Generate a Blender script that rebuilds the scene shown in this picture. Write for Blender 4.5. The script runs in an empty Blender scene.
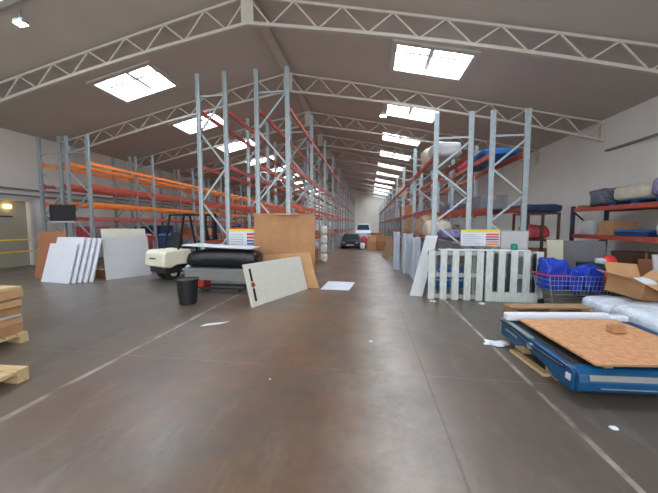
import bpy, math, random
from mathutils import Vector, Matrix
random.seed(7)
C = bpy.context.scene.collection
S = bpy.context.scene
# ---------------------------------------------------------------- camera
CAMH = 1.6
FPX = 285.0
PSI, THETA = 0.1370, 0.07355          # yaw to the left, pitch down
cam_d = bpy.data.cameras.new('camera'); cam = bpy.data.objects.new('camera', cam_d); C.objects.link(cam)
cam_d.sensor_fit = 'HORIZONTAL'; cam_d.sensor_width = 36.0; cam_d.lens = 36.0 * FPX / 658.0
cam_d.clip_start = 0.05; cam_d.clip_end = 200
cam.location = (0, 0, CAMH); cam.rotation_euler = (math.pi / 2 - THETA, 0, PSI)
S.camera = cam
# ---------------------------------------------------------------- world, exposure, big lights
S.view_settings.view_transform = 'Standard'; S.view_settings.look = 'None'
S.view_settings.gamma = 1.0; S.view_settings.use_curve_mapping = False
S.view_settings.exposure = 1.25
SKYLIGHT = 15.0                        # strength of the opal roof glazing
WORLD = 1.15                           # sky fill, let in by leaving out the wall behind the camera
w = bpy.data.worlds.new('sky'); S.world = w; w.use_nodes = True
w.node_tree.nodes['Background'].inputs[0].default_value = (0.93, 0.97, 1.0, 1)
w.node_tree.nodes['Background'].inputs[1].default_value = WORLD

# ---------------------------------------------------------------- materials
def lin(c):
    return tuple(((v / 255.0) / 12.92 if v / 255.0 <= 0.04045 else ((v / 255.0 + 0.055) / 1.055) ** 2.4) for v in c) + (1.0,)
MATS = {}
def mat(name, rgb, rough=0.6, metal=0.0, var=0.10, scale=6.0, bump=0.0, spec=0.5, bscale=None, stretch=(1, 1, 1)):
    if name in MATS: return MATS[name]
    m = bpy.data.materials.new(name); m.use_nodes = True; nt = m.node_tree; b = nt.nodes['Principled BSDF']
    b.inputs['Roughness'].default_value = rough; b.inputs['Metallic'].default_value = metal
    b.inputs['Specular IOR Level'].default_value = spec
    tc = nt.nodes.new('ShaderNodeTexCoord'); mp = nt.nodes.new('ShaderNodeMapping'); mp.inputs['Scale'].default_value = stretch
    nt.links.new(tc.outputs['Object'], mp.inputs[0])
    n = nt.nodes.new('ShaderNodeTexNoise'); n.inputs['Scale'].default_value = scale; n.inputs['Detail'].default_value = 4
    nt.links.new(mp.outputs[0], n.inputs['Vector'])
    r = nt.nodes.new('ShaderNodeValToRGB'); L = lin(rgb)
    r.color_ramp.elements[0].position = 0.3; r.color_ramp.elements[1].position = 0.7
    r.color_ramp.elements[0].color = tuple(min(1, v * (1 - var)) for v in L[:3]) + (1,)
    r.color_ramp.elements[1].color = tuple(min(1, v * (1 + var)) for v in L[:3]) + (1,)
    nt.links.new(n.outputs['Fac'], r.inputs[0]); nt.links.new(r.outputs[0], b.inputs['Base Color'])
    if bump:
        n2 = nt.nodes.new('ShaderNodeTexNoise'); n2.inputs['Scale'].default_value = bscale or scale * 3; n2.inputs['Detail'].default_value = 3
        nt.links.new(mp.outputs[0], n2.inputs['Vector'])
        bp = nt.nodes.new('ShaderNodeBump'); bp.inputs['Strength'].default_value = bump; bp.inputs['Distance'].default_value = 0.03
        nt.links.new(n2.outputs['Fac'], bp.inputs['Height']); nt.links.new(bp.outputs[0], b.inputs['Normal'])
    MATS[name] = m; return m
def emis(name, rgb, st):
    m = bpy.data.materials.new(name); m.use_nodes = True; nt = m.node_tree; nt.nodes.clear()
    e = nt.nodes.new('ShaderNodeEmission'); o = nt.nodes.new('ShaderNodeOutputMaterial')
    e.inputs[0].default_value = lin(rgb); e.inputs[1].default_value = st; nt.links.new(e.outputs[0], o.inputs[0]); return m

M_ceil = mat('roof_lining', (182, 172, 162), 0.8, var=0.05, scale=0.6)
M_wall = mat('painted_block_wall', (214, 211, 206), 0.8, var=0.04, scale=0.9)
M_wallfar = mat('far_wall_paint', (228, 222, 208), 0.8, var=0.03, scale=0.5)
M_wallband = mat('cream_door_panel', (158, 154, 136), 0.7, var=0.04)
M_truss = mat('white_truss_paint', (184, 178, 168), 0.5, var=0.05)
M_galv = mat('galvanised_steel', (150, 160, 164), 0.38, 0.35, var=0.10, scale=14)
M_red = mat('red_beam_paint', (172, 76, 60), 0.5, var=0.16, scale=5)
M_redor = mat('red_orange_beam_paint', (196, 88, 52), .5, var=.16, scale=5)
M_orange = mat('orange_beam_paint', (226, 120, 46), 0.5, var=0.14, scale=4)
M_white = mat('white_board', (212, 215, 224), 0.5, var=0.03)
M_whiteg = mat('pale_grey_board', (186, 187, 190), 0.55, var=0.04)
M_cream = mat('cream_door_leaf', (204, 201, 190), 0.5, var=0.03)
M_beige = mat('beige_board', (200, 196, 178), 0.6, var=0.05)
M_card = mat('cardboard', (172, 128, 90), 0.85, var=0.10, scale=4, bump=0.1)
M_card2 = mat('pale_cardboard', (196, 152, 110), 0.85, var=0.08, scale=4, bump=0.1)
M_cardred = mat('reddish_cardboard', (160, 106, 76), 0.85, var=0.10, scale=4)
M_tape = mat('packing_tape', (160, 120, 80), 0.4)
M_wood = mat('pine_wood', (200, 172, 128), 0.75, var=0.16, scale=5, stretch=(1, 8, 8), bump=0.1)
M_wooddk = mat('old_pallet_wood', (150, 118, 86), 0.8, var=0.2, scale=5, stretch=(1, 8, 8))
M_osb = mat('plywood_sheet', (200, 146, 104), 0.6, var=0.2, scale=18, bump=0.05)
M_black = mat('black_plastic', (26, 27, 30), 0.45, var=0.15)
M_blackfilm = mat('black_wrap', (20, 22, 27), 0.3, var=0.2, bump=0.35, scale=5)
M_dark = mat('dark_steel', (52, 52, 55), 0.5, 0.3, var=0.15)
M_rubber = mat('black_rubber', (30, 30, 30), 0.8)
M_blue = mat('blue_machine_paint', (10, 72, 114), 0.35, var=0.18, scale=5)
M_navy = mat('navy_cloth', (34, 50, 86), 0.8, var=0.25, scale=7, bump=0.4)
M_bluebag = mat('blue_plastic_bag', (10, 56, 176), 0.35, var=0.25, scale=9, bump=0.7)
M_bluetarp = mat('blue_tarp', (28, 104, 176), 0.5, var=0.2, scale=7, bump=0.5)
M_grey = mat('grey_steel', (128, 130, 130), 0.5, 0.2, var=0.08)
M_greysheet = mat('grey_sheet', (112, 114, 120), 0.6, var=0.08)
M_plastic = mat('clear_stretch_wrap', (214, 222, 234), 0.22, var=0.12, scale=6, bump=0.9, bscale=12)
M_wrapblue = mat('bluish_wrapped_board', (186, 198, 216), 0.3, var=0.1, scale=5, bump=0.3)
M_cloth = mat('pale_sack_cloth', (200, 190, 174), 0.85, var=0.16, scale=6, bump=0.5)
M_tan = mat('tan_sack_cloth', (178, 152, 122), 0.85, var=0.18, scale=6, bump=0.5)
M_pink = mat('pink_red_cloth', (176, 70, 78), 0.8, var=0.2, scale=6, bump=0.4)
M_pat = mat('grey_patterned_cloth', (96, 98, 112), 0.85, var=0.55, scale=16, bump=0.4)
M_purple = mat('purple_white_cloth', (124, 116, 156), 0.8, var=0.45, scale=10, bump=0.5)
M_forkcream = mat('cream_truck_paint', (226, 222, 200), 0.4, var=0.04)
M_yellow = mat('yellow_paint', (232, 184, 56), 0.5, var=0.08)
M_signy = mat('sign_yellow', (222, 206, 70), 0.5, var=0.03)
M_signr = mat('sign_red', (206, 62, 54), 0.5, var=0.03)
M_signb = mat('sign_blue', (60, 104, 186), 0.5, var=0.03)
M_signo = mat('sign_orange', (232, 130, 60), 0.5, var=0.03)
M_signg = mat('sign_print_grey', (150, 160, 176), 0.5, var=0.03)
M_green = mat('green_plastic', (24, 130, 96), 0.5)
M_dkgreen = mat('dark_green_plastic', (30, 58, 46), .5)
M_rust = mat('rusty_steel', (84, 56, 46), .7, var=.25)
M_spk = mat('speckled_white_bag', (216, 214, 206), .7, var=.4, scale=24)
M_navysteel = mat('navy_steel', (44, 52, 70), .5)
M_screen = mat('dark_screen', (34, 38, 44), 0.25, var=0.05)
M_glass = mat('dark_car_glass', (50, 66, 62), 0.08)
M_redb = mat('bright_red', (206, 40, 40), 0.5)
M_mesh = mat('trolley_chrome', (170, 176, 186), 0.3, 0.7)
M_opal = emis('opal_glazing', (226, 240, 255), SKYLIGHT)
M_lampglow = emis('lamp_glow', (255, 250, 225), 30.0)
M_warmglow = emis('warm_lamp_glow', (255, 214, 130), 5.0)

# ---------------------------------------------------------------- mesh helpers
class MB:
    def __init__(s): s.v = []; s.f = []
    def add(s, vs, fs):
        o = len(s.v); s.v += [tuple(v) for v in vs]; s.f += [tuple(i + o for i in f) for f in fs]; return s
    def box(s, x0, x1, y0, y1, z0, z1):
        return s.add([(x0,y0,z0),(x1,y0,z0),(x1,y1,z0),(x0,y1,z0),(x0,y0,z1),(x1,y0,z1),(x1,y1,z1),(x0,y1,z1)],
                     [(3,2,1,0),(4,5,6,7),(0,1,5,4),(1,2,6,5),(2,3,7,6),(3,0,4,7)])
    def obox(s, M, sx, sy, sz):            # oriented box, M maps its centre frame
        h = [(a*sx/2, b*sy/2, c*sz/2) for c in (-1, 1) for a, b in ((-1,-1),(1,-1),(1,1),(-1,1))]
        return s.add([M @ Vector(p) for p in h], [(3,2,1,0),(4,5,6,7),(0,1,5,4),(1,2,6,5),(2,3,7,6),(3,0,4,7)])
    def bar(s, a, b, w, h=None, up=(0, 0, 1)):   # rectangular bar from a to b
        a, b = Vector(a), Vector(b); h = h or w; z = (b - a).normalized(); u = Vector(up)
        if abs(z.dot(u)) > 0.98: u = Vector((0, 1, 0))
        x = u.cross(z).normalized(); y = z.cross(x)
        vs = [p + x*i*w/2 + y*j*h/2 for p in (a, b) for i, j in ((-1,-1),(1,-1),(1,1),(-1,1))]
        return s.add(vs, [(3,2,1,0),(4,5,6,7),(0,1,5,4),(1,2,6,5),(2,3,7,6),(3,0,4,7)])
    def tube(s, a, b, r, n=8, r2=None):
        a, b = Vector(a), Vector(b); z = (b - a).normalized(); u = Vector((0,0,1)) if abs(z.z) < 0.9 else Vector((0,1,0))
        x = u.cross(z).normalized(); y = z.cross(x); r2 = r if r2 is None else r2
        vs = [a + (x*math.cos(2*math.pi*k/n) + y*math.sin(2*math.pi*k/n))*r for k in range(n)] + \
             [b + (x*math.cos(2*math.pi*k/n) + y*math.sin(2*math.pi*k/n))*r2 for k in range(n)]
        return s.add(vs, [(k, (k+1) % n, n+(k+1) % n, n+k) for k in range(n)] + [tuple(range(n-1, -1, -1)), tuple(range(n, 2*n))])
    def prism(s, pts, d0, d1, axis='X'):   # polygon in the plane across axis, extruded d0..d1
        def P(a, b, d): return {'X': (d, a, b), 'Y': (a, d, b), 'Z': (a, b, d)}[axis]
        n = len(pts); vs = [P(a, b, d0) for a, b in pts] + [P(a, b, d1) for a, b in pts]
        return s.add(vs, [tuple(range(n-1, -1, -1)), tuple(range(n, 2*n))] + [(k, (k+1) % n, n+(k+1) % n, n+k) for k in range(n)])
    def lathe(s, prof, n=20, cx=0, cy=0):
        m = len(prof); vs = [(cx + r*math.cos(2*math.pi*k/n), cy + r*math.sin(2*math.pi*k/n), z) for r, z in prof for k in range(n)]
        fs = [(i*n+k, i*n+(k+1) % n, (i+1)*n+(k+1) % n, (i+1)*n+k) for i in range(m-1) for k in range(n)]
        fs += [tuple(range(n-1, -1, -1)), tuple(range((m-1)*n, m*n))]
        return s.add(vs, fs)
    def lump(s, c, r, seed=0, rough=0.12, e=0.6, nu=28, nv=16, flat=True):   # soft squarish body
        rnd = random.Random(seed); ph = [(rnd.uniform(1, 5), rnd.uniform(1, 5), rnd.uniform(0, 6.3), rnd.uniform(0, 6.3)) for _ in range(7)]
        def sp(v): return math.copysign(abs(v) ** e, v)
        vs = []
        for j in range(nv + 1):
            la = -math.pi/2 + math.pi*j/nv
            for i in range(nu):
                lo = 2*math.pi*i/nu
                k = 1 + rough*sum(math.sin(round(a)*lo + p) * math.cos(b*la + q) for a, b, p, q in ph) / 3.0
                x, y, z = sp(math.cos(la))*sp(math.cos(lo)), sp(math.cos(la))*sp(math.sin(lo)), sp(math.sin(la))
                zz = z*k if z > 0 else (max(-1.0, z) if flat else z*k)
                vs.append((c[0]+r[0]*x*k, c[1]+r[1]*y*k, c[2]+r[2]*zz))
        fs = [(j*nu+i, j*nu+(i+1) % nu, (j+1)*nu+(i+1) % nu, (j+1)*nu+i) for j in range(nv) for i in range(nu)]
        return s.add(vs, fs)
    def build(s, name, m, parent=None, bevel=0.0, smooth=False):
        me = bpy.data.meshes.new(name); me.from_pydata(s.v, [], s.f); me.validate(); me.update()
        me.materials.append(m)
        if smooth:
            for p in me.polygons: p.use_smooth = True
        o = bpy.data.objects.new(name, me); C.objects.link(o)
        if parent: o.parent = parent
        if bevel:
            b = o.modifiers.new('bevel', 'BEVEL'); b.width = bevel; b.segments = 2; b.limit_method = 'ANGLE'
        return o
def tag(o, label, cat, group=None):
    o['label'] = label; o['category'] = cat
    if group: o['group'] = group
    return o
def thing(name, label, cat, loc=(0, 0, 0), rz=0.0, group=None, rot=None):
    o = bpy.data.objects.new(name, None); C.objects.link(o); o.location = loc
    o.rotation_euler = rot if rot else (0, 0, rz); o.empty_display_size = 0.2
    return tag(o, label, cat, group)
def struct(name, mb, m, parent=None, **k):
    o = mb.build(name, m, parent, **k)
    if not parent: o['kind'] = 'structure'
    return o
def copy_tree(o, parent=None):
    c = o.copy(); C.objects.link(c); c.parent = parent
    for ch in list(o.children): copy_tree(ch, c)
    return c

# ---------------------------------------------------------------- the building
RX, RZ, SL = -3.05, 7.47, 0.221       # ridge position and height, roof slope
XL, XR, Y0, YF = -13.4, 7.7, -3.0, 45.0
T1, DT = 7.2, 3.65                    # first truss, bay length
def roofz(x): return RZ - SL*abs(x - RX)

# floor
fm = bpy.data.materials.new('polished_concrete'); fm.use_nodes = True; nt = fm.node_tree; N = nt.nodes; Lk = nt.links; bs = N['Principled BSDF']
tc = N.new('ShaderNodeTexCoord'); sx = N.new('ShaderNodeSeparateXYZ'); Lk.new(tc.outputs['Object'], sx.inputs[0])
def noise(scale, detail=4, vec=None, rough=0.6, stretch=None):
    n = N.new('ShaderNodeTexNoise'); n.inputs['Scale'].default_value = scale; n.inputs['Detail'].default_value = detail; n.inputs['Roughness'].default_value = rough
    if stretch:
        mp = N.new('ShaderNodeMapping'); mp.inputs['Scale'].default_value = stretch; Lk.new(tc.outputs['Object'], mp.inputs[0]); Lk.new(mp.outputs[0], n.inputs['Vector'])
    else: Lk.new(tc.outputs['Object'], n.inputs['Vector'])
    return n.outputs['Fac']
def math_(op, a, b=None, c=None, clamp=False):
    n = N.new('ShaderNodeMath'); n.operation = op; n.use_clamp = clamp
    for i, v in enumerate((a, b, c)):
        if v is None: continue
        if isinstance(v, (int, float)): n.inputs[i].default_value = v
        else: Lk.new(v, n.inputs[i])
    return n.outputs[0]
def mixc(f, a, b):
    n = N.new('ShaderNodeMix'); n.data_type = 'RGBA'
    if isinstance(f, (int, float)): n.inputs[0].default_value = f
    else: Lk.new(f, n.inputs[0])
    for i, v in ((6, a), (7, b)):
        if isinstance(v, tuple): n.inputs[i].default_value = v
        else: Lk.new(v, n.inputs[i])
    return n.outputs[2]
def ramp(f, a, b):
    n = N.new('ShaderNodeMapRange'); n.inputs[1].default_value = a; n.inputs[2].default_value = b; Lk.new(f, n.inputs[0]); return n.outputs[0]
base = mixc(ramp(noise(0.55, 5), 0.36, 0.64), lin((84, 79, 73)), lin((104, 97, 88)))
# brown trodden strip of the drive aisle, in patches
xa = math_('ABSOLUTE', math_('ADD', sx.outputs[0], 1.0)); strip = ramp(xa, 3.0, 0.8)
brown = math_('MULTIPLY', math_('MULTIPLY', strip, ramp(noise(0.8, 6), 0.30, 0.56)), 0.9)
base = mixc(brown, base, lin((124, 92, 68)))
# bright reflection along the aisle, painted as a paler floor colour
sheen_streak = math_('MULTIPLY', ramp(math_('ABSOLUTE', math_('SUBTRACT', sx.outputs[0], 0.22)), 0.60, 0.05), ramp(noise(0.9, 6, rough=0.7), 0.25, 0.6))
base = mixc(math_('MULTIPLY', sheen_streak, 0.85), base, lin((158, 146, 134)))
base = mixc(math_('MULTIPLY', ramp(noise(1.1, 8, rough=0.72), 0.40, 0.66), 0.6), base, lin((72, 60, 50)))
base = mixc(math_('MULTIPLY', ramp(noise(1.6, 8, rough=0.8, stretch=(2.2, 0.6, 1)), 0.52, 0.72), 0.4), base, lin((140, 130, 120)))
def line_x(x0, wdt): return ramp(math_('ABSOLUTE', math_('SUBTRACT', sx.outputs[0], x0)), wdt, wdt*0.6)
def line_y(y0, wdt): return ramp(math_('ABSOLUTE', math_('SUBTRACT', sx.outputs[1], y0)), wdt, wdt*0.5)
wear = ramp(noise(5.0, 5, stretch=(1, 0.5, 1)), 0.36, 0.60)
for x0, wd, k in ((-2.985, 0.040, 0.55), (1.645, 0.028, 0.62), (-8.3, 0.03, .2)):
    base = mixc(math_('MULTIPLY', math_('MULTIPLY', line_x(x0, wd), wear), k), base, lin((198, 190, 180)))
for y0, wd, k in ((3.05, 0.010, 0.22), (6.6, 0.03, 0.3), (10.2, 0.03, 0.35)):
    base = mixc(math_('MULTIPLY', math_('MULTIPLY', line_y(y0, wd), wear), k), base, lin((176, 168, 158)))
for x0, wd in ((0.62, 0.012),):
    base = mixc(math_('MULTIPLY', line_x(x0, wd), 0.5), base, lin((66, 58, 54)))
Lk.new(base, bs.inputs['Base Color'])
rg = N.new('ShaderNodeMapRange'); rg.inputs[1].default_value = 0.15; rg.inputs[2].default_value = 0.85; rg.inputs[3].default_value = 0.31; rg.inputs[4].default_value = 0.42
Lk.new(noise(1.3, 3, rough=0.5), rg.inputs[0]); Lk.new(rg.outputs[0], bs.inputs['Roughness']); bs.inputs['Specular IOR Level'].default_value = 0.6
bp = N.new('ShaderNodeBump'); bp.inputs['Strength'].default_value = 0.05; bp.inputs['Distance'].default_value = 0.01; Lk.new(noise(9, 6), bp.inputs['Height']); Lk.new(bp.outputs[0], bs.inputs['Normal'])
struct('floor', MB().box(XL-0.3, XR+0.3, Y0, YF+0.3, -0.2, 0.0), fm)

# ceiling with openings for the skylights
SKY_Y = [4.02] + [8.33 + 3.76*k for k in range(10)]
SKY_R = (0.64, 2.86); SKY_L = (-8.95, -6.75); SYL = 1.5
def roof_side(xa, xb, s0, s1):
    mb = MB(); xs = sorted([xa, s0, s1, xb]); ys = [Y0] + [v for y in SKY_Y for v in (y, y + SYL)] + [YF + 0.3]
    for i in range(3):
        for j in range(len(ys) - 1):
            if i == 1 and j % 2 == 1: continue
            a, b, c, d = xs[i], xs[i+1], ys[j], ys[j+1]
            vs = [(x, y, roofz(x) + dz) for dz in (0, 0.12) for x, y in ((a, c), (b, c), (b, d), (a, d))]
            mb.add(vs, [(0,1,2,3),(7,6,5,4),(0,4,5,1),(1,5,6,2),(2,6,7,3),(3,7,4,0)])
    return mb
ceil = roof_side(RX, XR + 0.3, *SKY_R); l = roof_side(XL - 0.3, RX, *SKY_L); ceil.add(l.v, l.f)
struct('ceiling', ceil, M_ceil)
def gable(x0, x1, y0, y1):
    mb = MB(); mb.prism([(x0, 0), (x1, 0), (x1, roofz(x1)), (RX, RZ), (x0, roofz(x0))], y0, y1, 'Y'); return mb
struct('wall_far', gable(XL, XR, YF, YF + 0.3), M_wallfar)
struct('wall_right', MB().box(XR, XR + 0.3, Y0, YF + 0.3, 0, roofz(XR) - 0.002), M_wall)
# left wall with the door recess
DY0, DY1, DZ = 7.4, 9.72, 2.55
lw = MB(); zt = roofz(XL) - 0.002
lw.box(XL - 0.3, XL, Y0, DY0, 0, zt); lw.box(XL - 0.3, XL, DY1, YF + 0.3, 0, zt); lw.box(XL - 0.3, XL, DY0, DY1, DZ, zt)
struct('wall_left', lw, M_wall)
d1 = struct('door_1', MB().box(XL - 0.26, XL - 0.18, DY0, DY1, 0.0, DZ), M_wallband)
mb = MB(); mb.box(XL - 0.02, XL + 0.05, DY0 - 0.12, DY0, 0, DZ + .12); mb.box(XL - 0.02, XL + 0.05, DY1, DY1 + 0.12, 0, DZ + .12); mb.box(XL - 0.02, XL + 0.05, DY0, DY1, DZ, DZ + .12)
mb.build('door_frame', M_whiteg, d1)
MB().box(XL - 0.18, XL - 0.15, 8.85, 9.25, 1.92, 1.97).build('door_sign', M_dark, d1)
ob = MB().box(XL - 0.18, XL - 0.10, 9.0, 9.2, 2.26, 2.38).build('door_lamp', M_warmglow, d1)
for n, x, z, y0, y1 in ((1, XL + 0.09, 3.0, Y0, 20.0), (2, XR - 0.09, 4.02, Y0, 10.6)):
    struct('trim_%d' % n, MB().box(x - 0.03, x + 0.03, y0, y1, z - 0.03, z + 0.03), M_greysheet)
struct('trim_3', MB().box(RX - 0.14, RX + 0.14, Y0, YF, RZ - 0.17, RZ - 0.05), M_ceil)
struct('trim_4', MB().box(XL + 0.04, XL + 0.12, Y0, 30.0, 2.74, 2.80), M_grey)

# skylights
k = 0
for s0, s1 in (SKY_R, SKY_L):
    proto = None
    for y in SKY_Y:
        k += 1
        if proto is None:
            def zz(x, d): return roofz(x) + d
            mb = MB(); fw = 0.11
            def slant(x0, x1, ya, yb, d0, d1):
                vs = [(x, yy, zz(x, d)) for d in (d0, d1) for x, yy in ((x0, ya), (x1, ya), (x1, yb), (x0, yb))]
                mb.add(vs, [(3,2,1,0),(4,5,6,7),(0,1,5,4),(1,2,6,5),(2,3,7,6),(3,0,4,7)])
            slant(s0 - .03, s0 + fw, -.03, SYL + .03, -.06, .34); slant(s1 - fw, s1 + .03, -.03, SYL + .03, -.06, .34)
            slant(s0 + fw, s1 - fw, -.03, fw, -.06, .34); slant(s0 + fw, s1 - fw, SYL - fw, SYL + .03, -.06, .34)
            xm = (s0 + s1)/2; slant(xm - .06, xm + .06, fw, SYL - fw, .14, .26)
            slant(s0 + fw, s1 - fw, SYL/2 - .04, SYL/2 + .04, .15, .24)
            for q in (.25, .75):
                xq = s0 + (s1 - s0)*q; slant(xq - .012, xq + .012, fw, SYL - fw, .18, .24)
            proto = mb.build('window_%d' % k, M_truss); proto['kind'] = 'structure'
            mb = MB(); slant(s0 + fw, s1 - fw, fw, SYL - fw, .28, .295); mb.build('glazing', M_opal, proto)
            proto.location.y = y
        else:
            c = copy_tree(proto); c.name = 'window_%d' % k; c.location.y = y

# ---------------------------------------------------------------- roof trusses
ORD = ['first', 'second', 'third', 'fourth', 'fifth', 'sixth', 'seventh', 'eighth', 'ninth', 'tenth', 'last']
def make_truss():
    t = thing('roof_truss', 'x', 'roof truss', (RX, T1, 0), group='white lattice roof trusses')
    zt0, zb0 = 7.30, 6.66; np_ = 9
    for sgn, L in ((1, XR - RX - .02), (-1, RX - XL - .02)):
        top = lambda u: zt0 - 0.215*u + 0.10*math.sin(math.pi*u/L)*0.4
        bot = lambda u: zb0 - 0.208*u + 0.16*math.sin(math.pi*u/L)
        mt, mbm = MB(), MB()
        for i in range(np_):
            a, b = L*i/np_, L*(i+1)/np_
            mt.bar((sgn*a, 0, top(a)), (sgn*b, 0, top(b)), 0.06, 0.05, (0, 1, 0)); mbm.bar((sgn*a, 0, bot(a)), (sgn*b, 0, bot(b)), 0.075, 0.075, (0, 1, 0))
        mt.build('top_chord', M_truss, t); mbm.build('bottom_chord', M_truss, t)
        for i in range(np_):
            a, b = L*i/np_, L*(i+1)/np_; m = (a + b)/2
            for p, q in (((a, top(a)), (m, bot(m))), ((m, bot(m)), (b, top(b)))):
                MB().bar((sgn*p[0], 0, p[1]), (sgn*q[0], 0, q[1]), 0.035, 0.035, (0, 1, 0)).build('web_strut', M_truss, t)
        MB().box(min(sgn*(L - .09), sgn*L), max(sgn*(L - .09), sgn*L), -.05, .05, bot(L) - .04, top(L) + .03).build('end_post', M_truss, t)
    MB().box(-.16, .16, -.04, .04, zb0 - .05, zt0 + .02).build('king_post', M_truss, t)
    return t
tr0 = make_truss()
for i in range(11):
    t = tr0 if i == 0 else copy_tree(tr0)
    t.location.y = T1 + DT*i
    t['label'] = ('nearest and largest white lattice roof truss, spanning the top of the hall' if i == 0 else
                  'white lattice roof truss spanning the hall, %s from the camera' % ORD[i] if i < 10 else 'farthest white lattice roof truss, just before the far end wall')

def lamp(x, y, ztop, z, label):
    t = thing('hanging_floodlight', label, 'lamp', (x, y, z))
    MB().prism([(-.08, -.02), (.08, -.02), (.06, .07), (-.06, .07)], -.12, .12, 'X').build('lamp_housing', M_grey, t)
    MB().box(-.105, .105, -.07, .07, -.035, -.021).build('lamp_lens', M_lampglow, t)
    MB().bar((0, 0, .07), (0, 0, ztop - z), .025).build('hanger', M_grey, t)
lamp(-7.75, 5.72, roofz(-7.75) - .02, 6.12, 'glaring floodlight hanging beside the nearest left skylight')
lamp(0.50, 11.0, roofz(.5) - .01, 5.65, 'small bright floodlight hanging beside the second right skylight in view')

# ---------------------------------------------------------------- pallet racking
def make_rack(label, x0, x1, y0, nb, bay, H, levels, zig, first_cross=True):
    """levels: list of (z, material).  posts, braces, beams are direct parts"""
    t = thing('pallet_rack', label, 'pallet rack', (0, y0, 0), group='rows of pallet racking')
    pm = MB(); pm.box(-.045, .045, -.035, .035, 0.01, H); pm.box(-.07, .07, -.06, .06, 0, .012)
    for q in range(-1, 2, 2): pm.box(q*.045 - .012, q*.045 + .012, -.05, -.035, .01, H)
    post0 = pm.build('post', M_galv, t)
    post0.location = (x0 + .05, 0, 0)
    braces = []
    zs = [0.35]
    while zs[-1] + zig < H - .5: zs.append(zs[-1] + zig)
    xa, xb = x0 + .09, x1 - .09
    for i in range(len(zs) - 1):
        a, b = (xa, xb) if i % 2 == 0 else (xb, xa)
        braces.append(MB().bar((a, 0, zs[i] + .03), (b, 0, zs[i+1] - .03), .045, .03, (0, 1, 0)).build('brace', M_galv, t))
    braces.append(MB().bar((xa, 0, H - .60), (xb, 0, H - .60), .045, .04, (0, 1, 0)).build('brace', M_galv, t))
    braces.append(MB().bar((xa, 0, .22), (xb, 0, .22), .045, .04, (0, 1, 0)).build('brace', M_galv, t))
    c = post0.copy(); C.objects.link(c); c.parent = t; c.location.x = x1 - .05
    for i in range(1, nb + 1):
        for x in (x0 + .05, x1 - .05):
            c = post0.copy(); C.objects.link(c); c.parent = t; c.location = (x, i*bay, 0)
        for b in braces:
            c = b.copy(); C.objects.link(c); c.parent = t; c.location.y = i*bay
    for z, m in levels:
        mb = MB(); mb.box(-.025, .025, .05, bay - .05, -.055, .055)
        mb.box(-.035, .035, .05, .09, -.11, .09); mb.box(-.035, .035, bay - .09, bay - .05, -.11, .09)
        b0 = mb.build('beam', m, t); first = True
        for i in range(nb):
            for x in (x0 + .05, x1 - .05):
                c = b0 if first else b0.copy()
                if not first: C.objects.link(c); c.parent = t
                first = False; c.location = (x, i*bay, z)
    return t
make_rack('tallest rack row of red beams, along the left edge of the main aisle', -3.02, -2.08, 7.5, 11, 3.25, 5.70, [(4.72, M_red), (3.22, M_red), (2.17, M_redor), (1.1, M_red)], .95)
make_rack('tall rack row of red beams beside the cream forklift, left-hand row of its pair', -4.68, -3.80, 7.5, 11, 3.25, 5.70, [(4.72, M_red), (3.22, M_red), (2.17, M_redor), (1.1, M_red)], .95)
make_rack('rack row with orange top beams behind the leaning white boards', -10.72, -9.76, 9.0, 11, 3.05, 4.77, [(3.80, M_orange), (3.02, M_red), (2.38, M_orange), (1.85, M_red), (1.0, M_red)], .8)
make_rack('leftmost rack row with orange top beams, nearest the left wall', -11.86, -10.90, 9.0, 11, 3.05, 4.77, [(3.80, M_orange), (3.02, M_red), (2.38, M_orange), (1.85, M_red), (1.0, M_red)], .8)
make_rack('rack row along the right edge of the main aisle, behind the load notice', 1.58, 2.49, 7.5, 11, 3.25, 4.34, [(3.30, M_red), (1.98, M_red), (1.2, M_red)], .66)
make_rack('rightmost full rack row, carrying the bright blue tarpaulin', 2.88, 3.75, 7.5, 11, 3.25, 4.34, [(3.30, M_red), (1.98, M_red), (1.2, M_red)], .66)

# ---------------------------------------------------------------- generic goods
def carton(label, x, y, z, sx_, sy_, sz_, rz=0.0, m=None, group=None, name='cardboard_box'):
    t = thing(name, label, 'box', (x, y, z), rz, group)
    MB().box(-sx_/2, sx_/2, -sy_/2, sy_/2, 0, sz_).build('box_body', m or M_card, t, bevel=0.006)
    mb = MB(); mb.box(-.03, .03, -sy_/2 - .002, sy_/2 + .002, sz_, sz_ + .002); mb.box(-.03, .03, -sy_/2 - .003, -sy_/2, sz_*.65, sz_)
    mb.build('packing_tape', M_tape, t)
    return t
def sack(label, x, y, z, rx, ry, rz_, m, seed, name='filled_sack', cat='sack', group=None, e=.6, rough=.13):
    o = MB().lump((0, 0, rz_), (rx, ry, rz_), seed, rough, e).build(name, m, smooth=True)
    o.location = (x, y, z); return tag(o, label, cat, group)
def board_frame(p0, p1, lean):
    p0, p1 = Vector((p0[0], p0[1], 0)), Vector((p1[0], p1[1], 0)); u = (p1 - p0).normalized(); n = Vector((-u.y, u.x, 0))
    up = Vector((0, 0, 1))*math.cos(lean) + n*math.sin(lean); return p0, u, up, u.cross(up), (p1 - p0).length
def lean_board(name, label, cat, p0, p1, H, lean_deg, th, m, z=0.0, group=None, wrapmat=None):
    """board whose bottom edge runs p0 -> p1 (left to right as seen), leaning away from the viewer"""
    a = math.radians(lean_deg); P, u, up, out, L = board_frame(p0, p1, a)
    Mx = Matrix((( u.x, -out.x, up.x, P.x), (u.y, -out.y, up.y, P.y), (u.z, -out.z, up.z, 0), (0, 0, 0, 1)))
    o = MB().box(0, L, 0, th, 0, H).build(name, m, bevel=min(.004, th*.2))
    o.matrix_world = Matrix.Translation((0, 0, z + th*math.sin(a)*0 + 0.001)) @ Mx
    return tag(o, label, cat, group)

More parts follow.
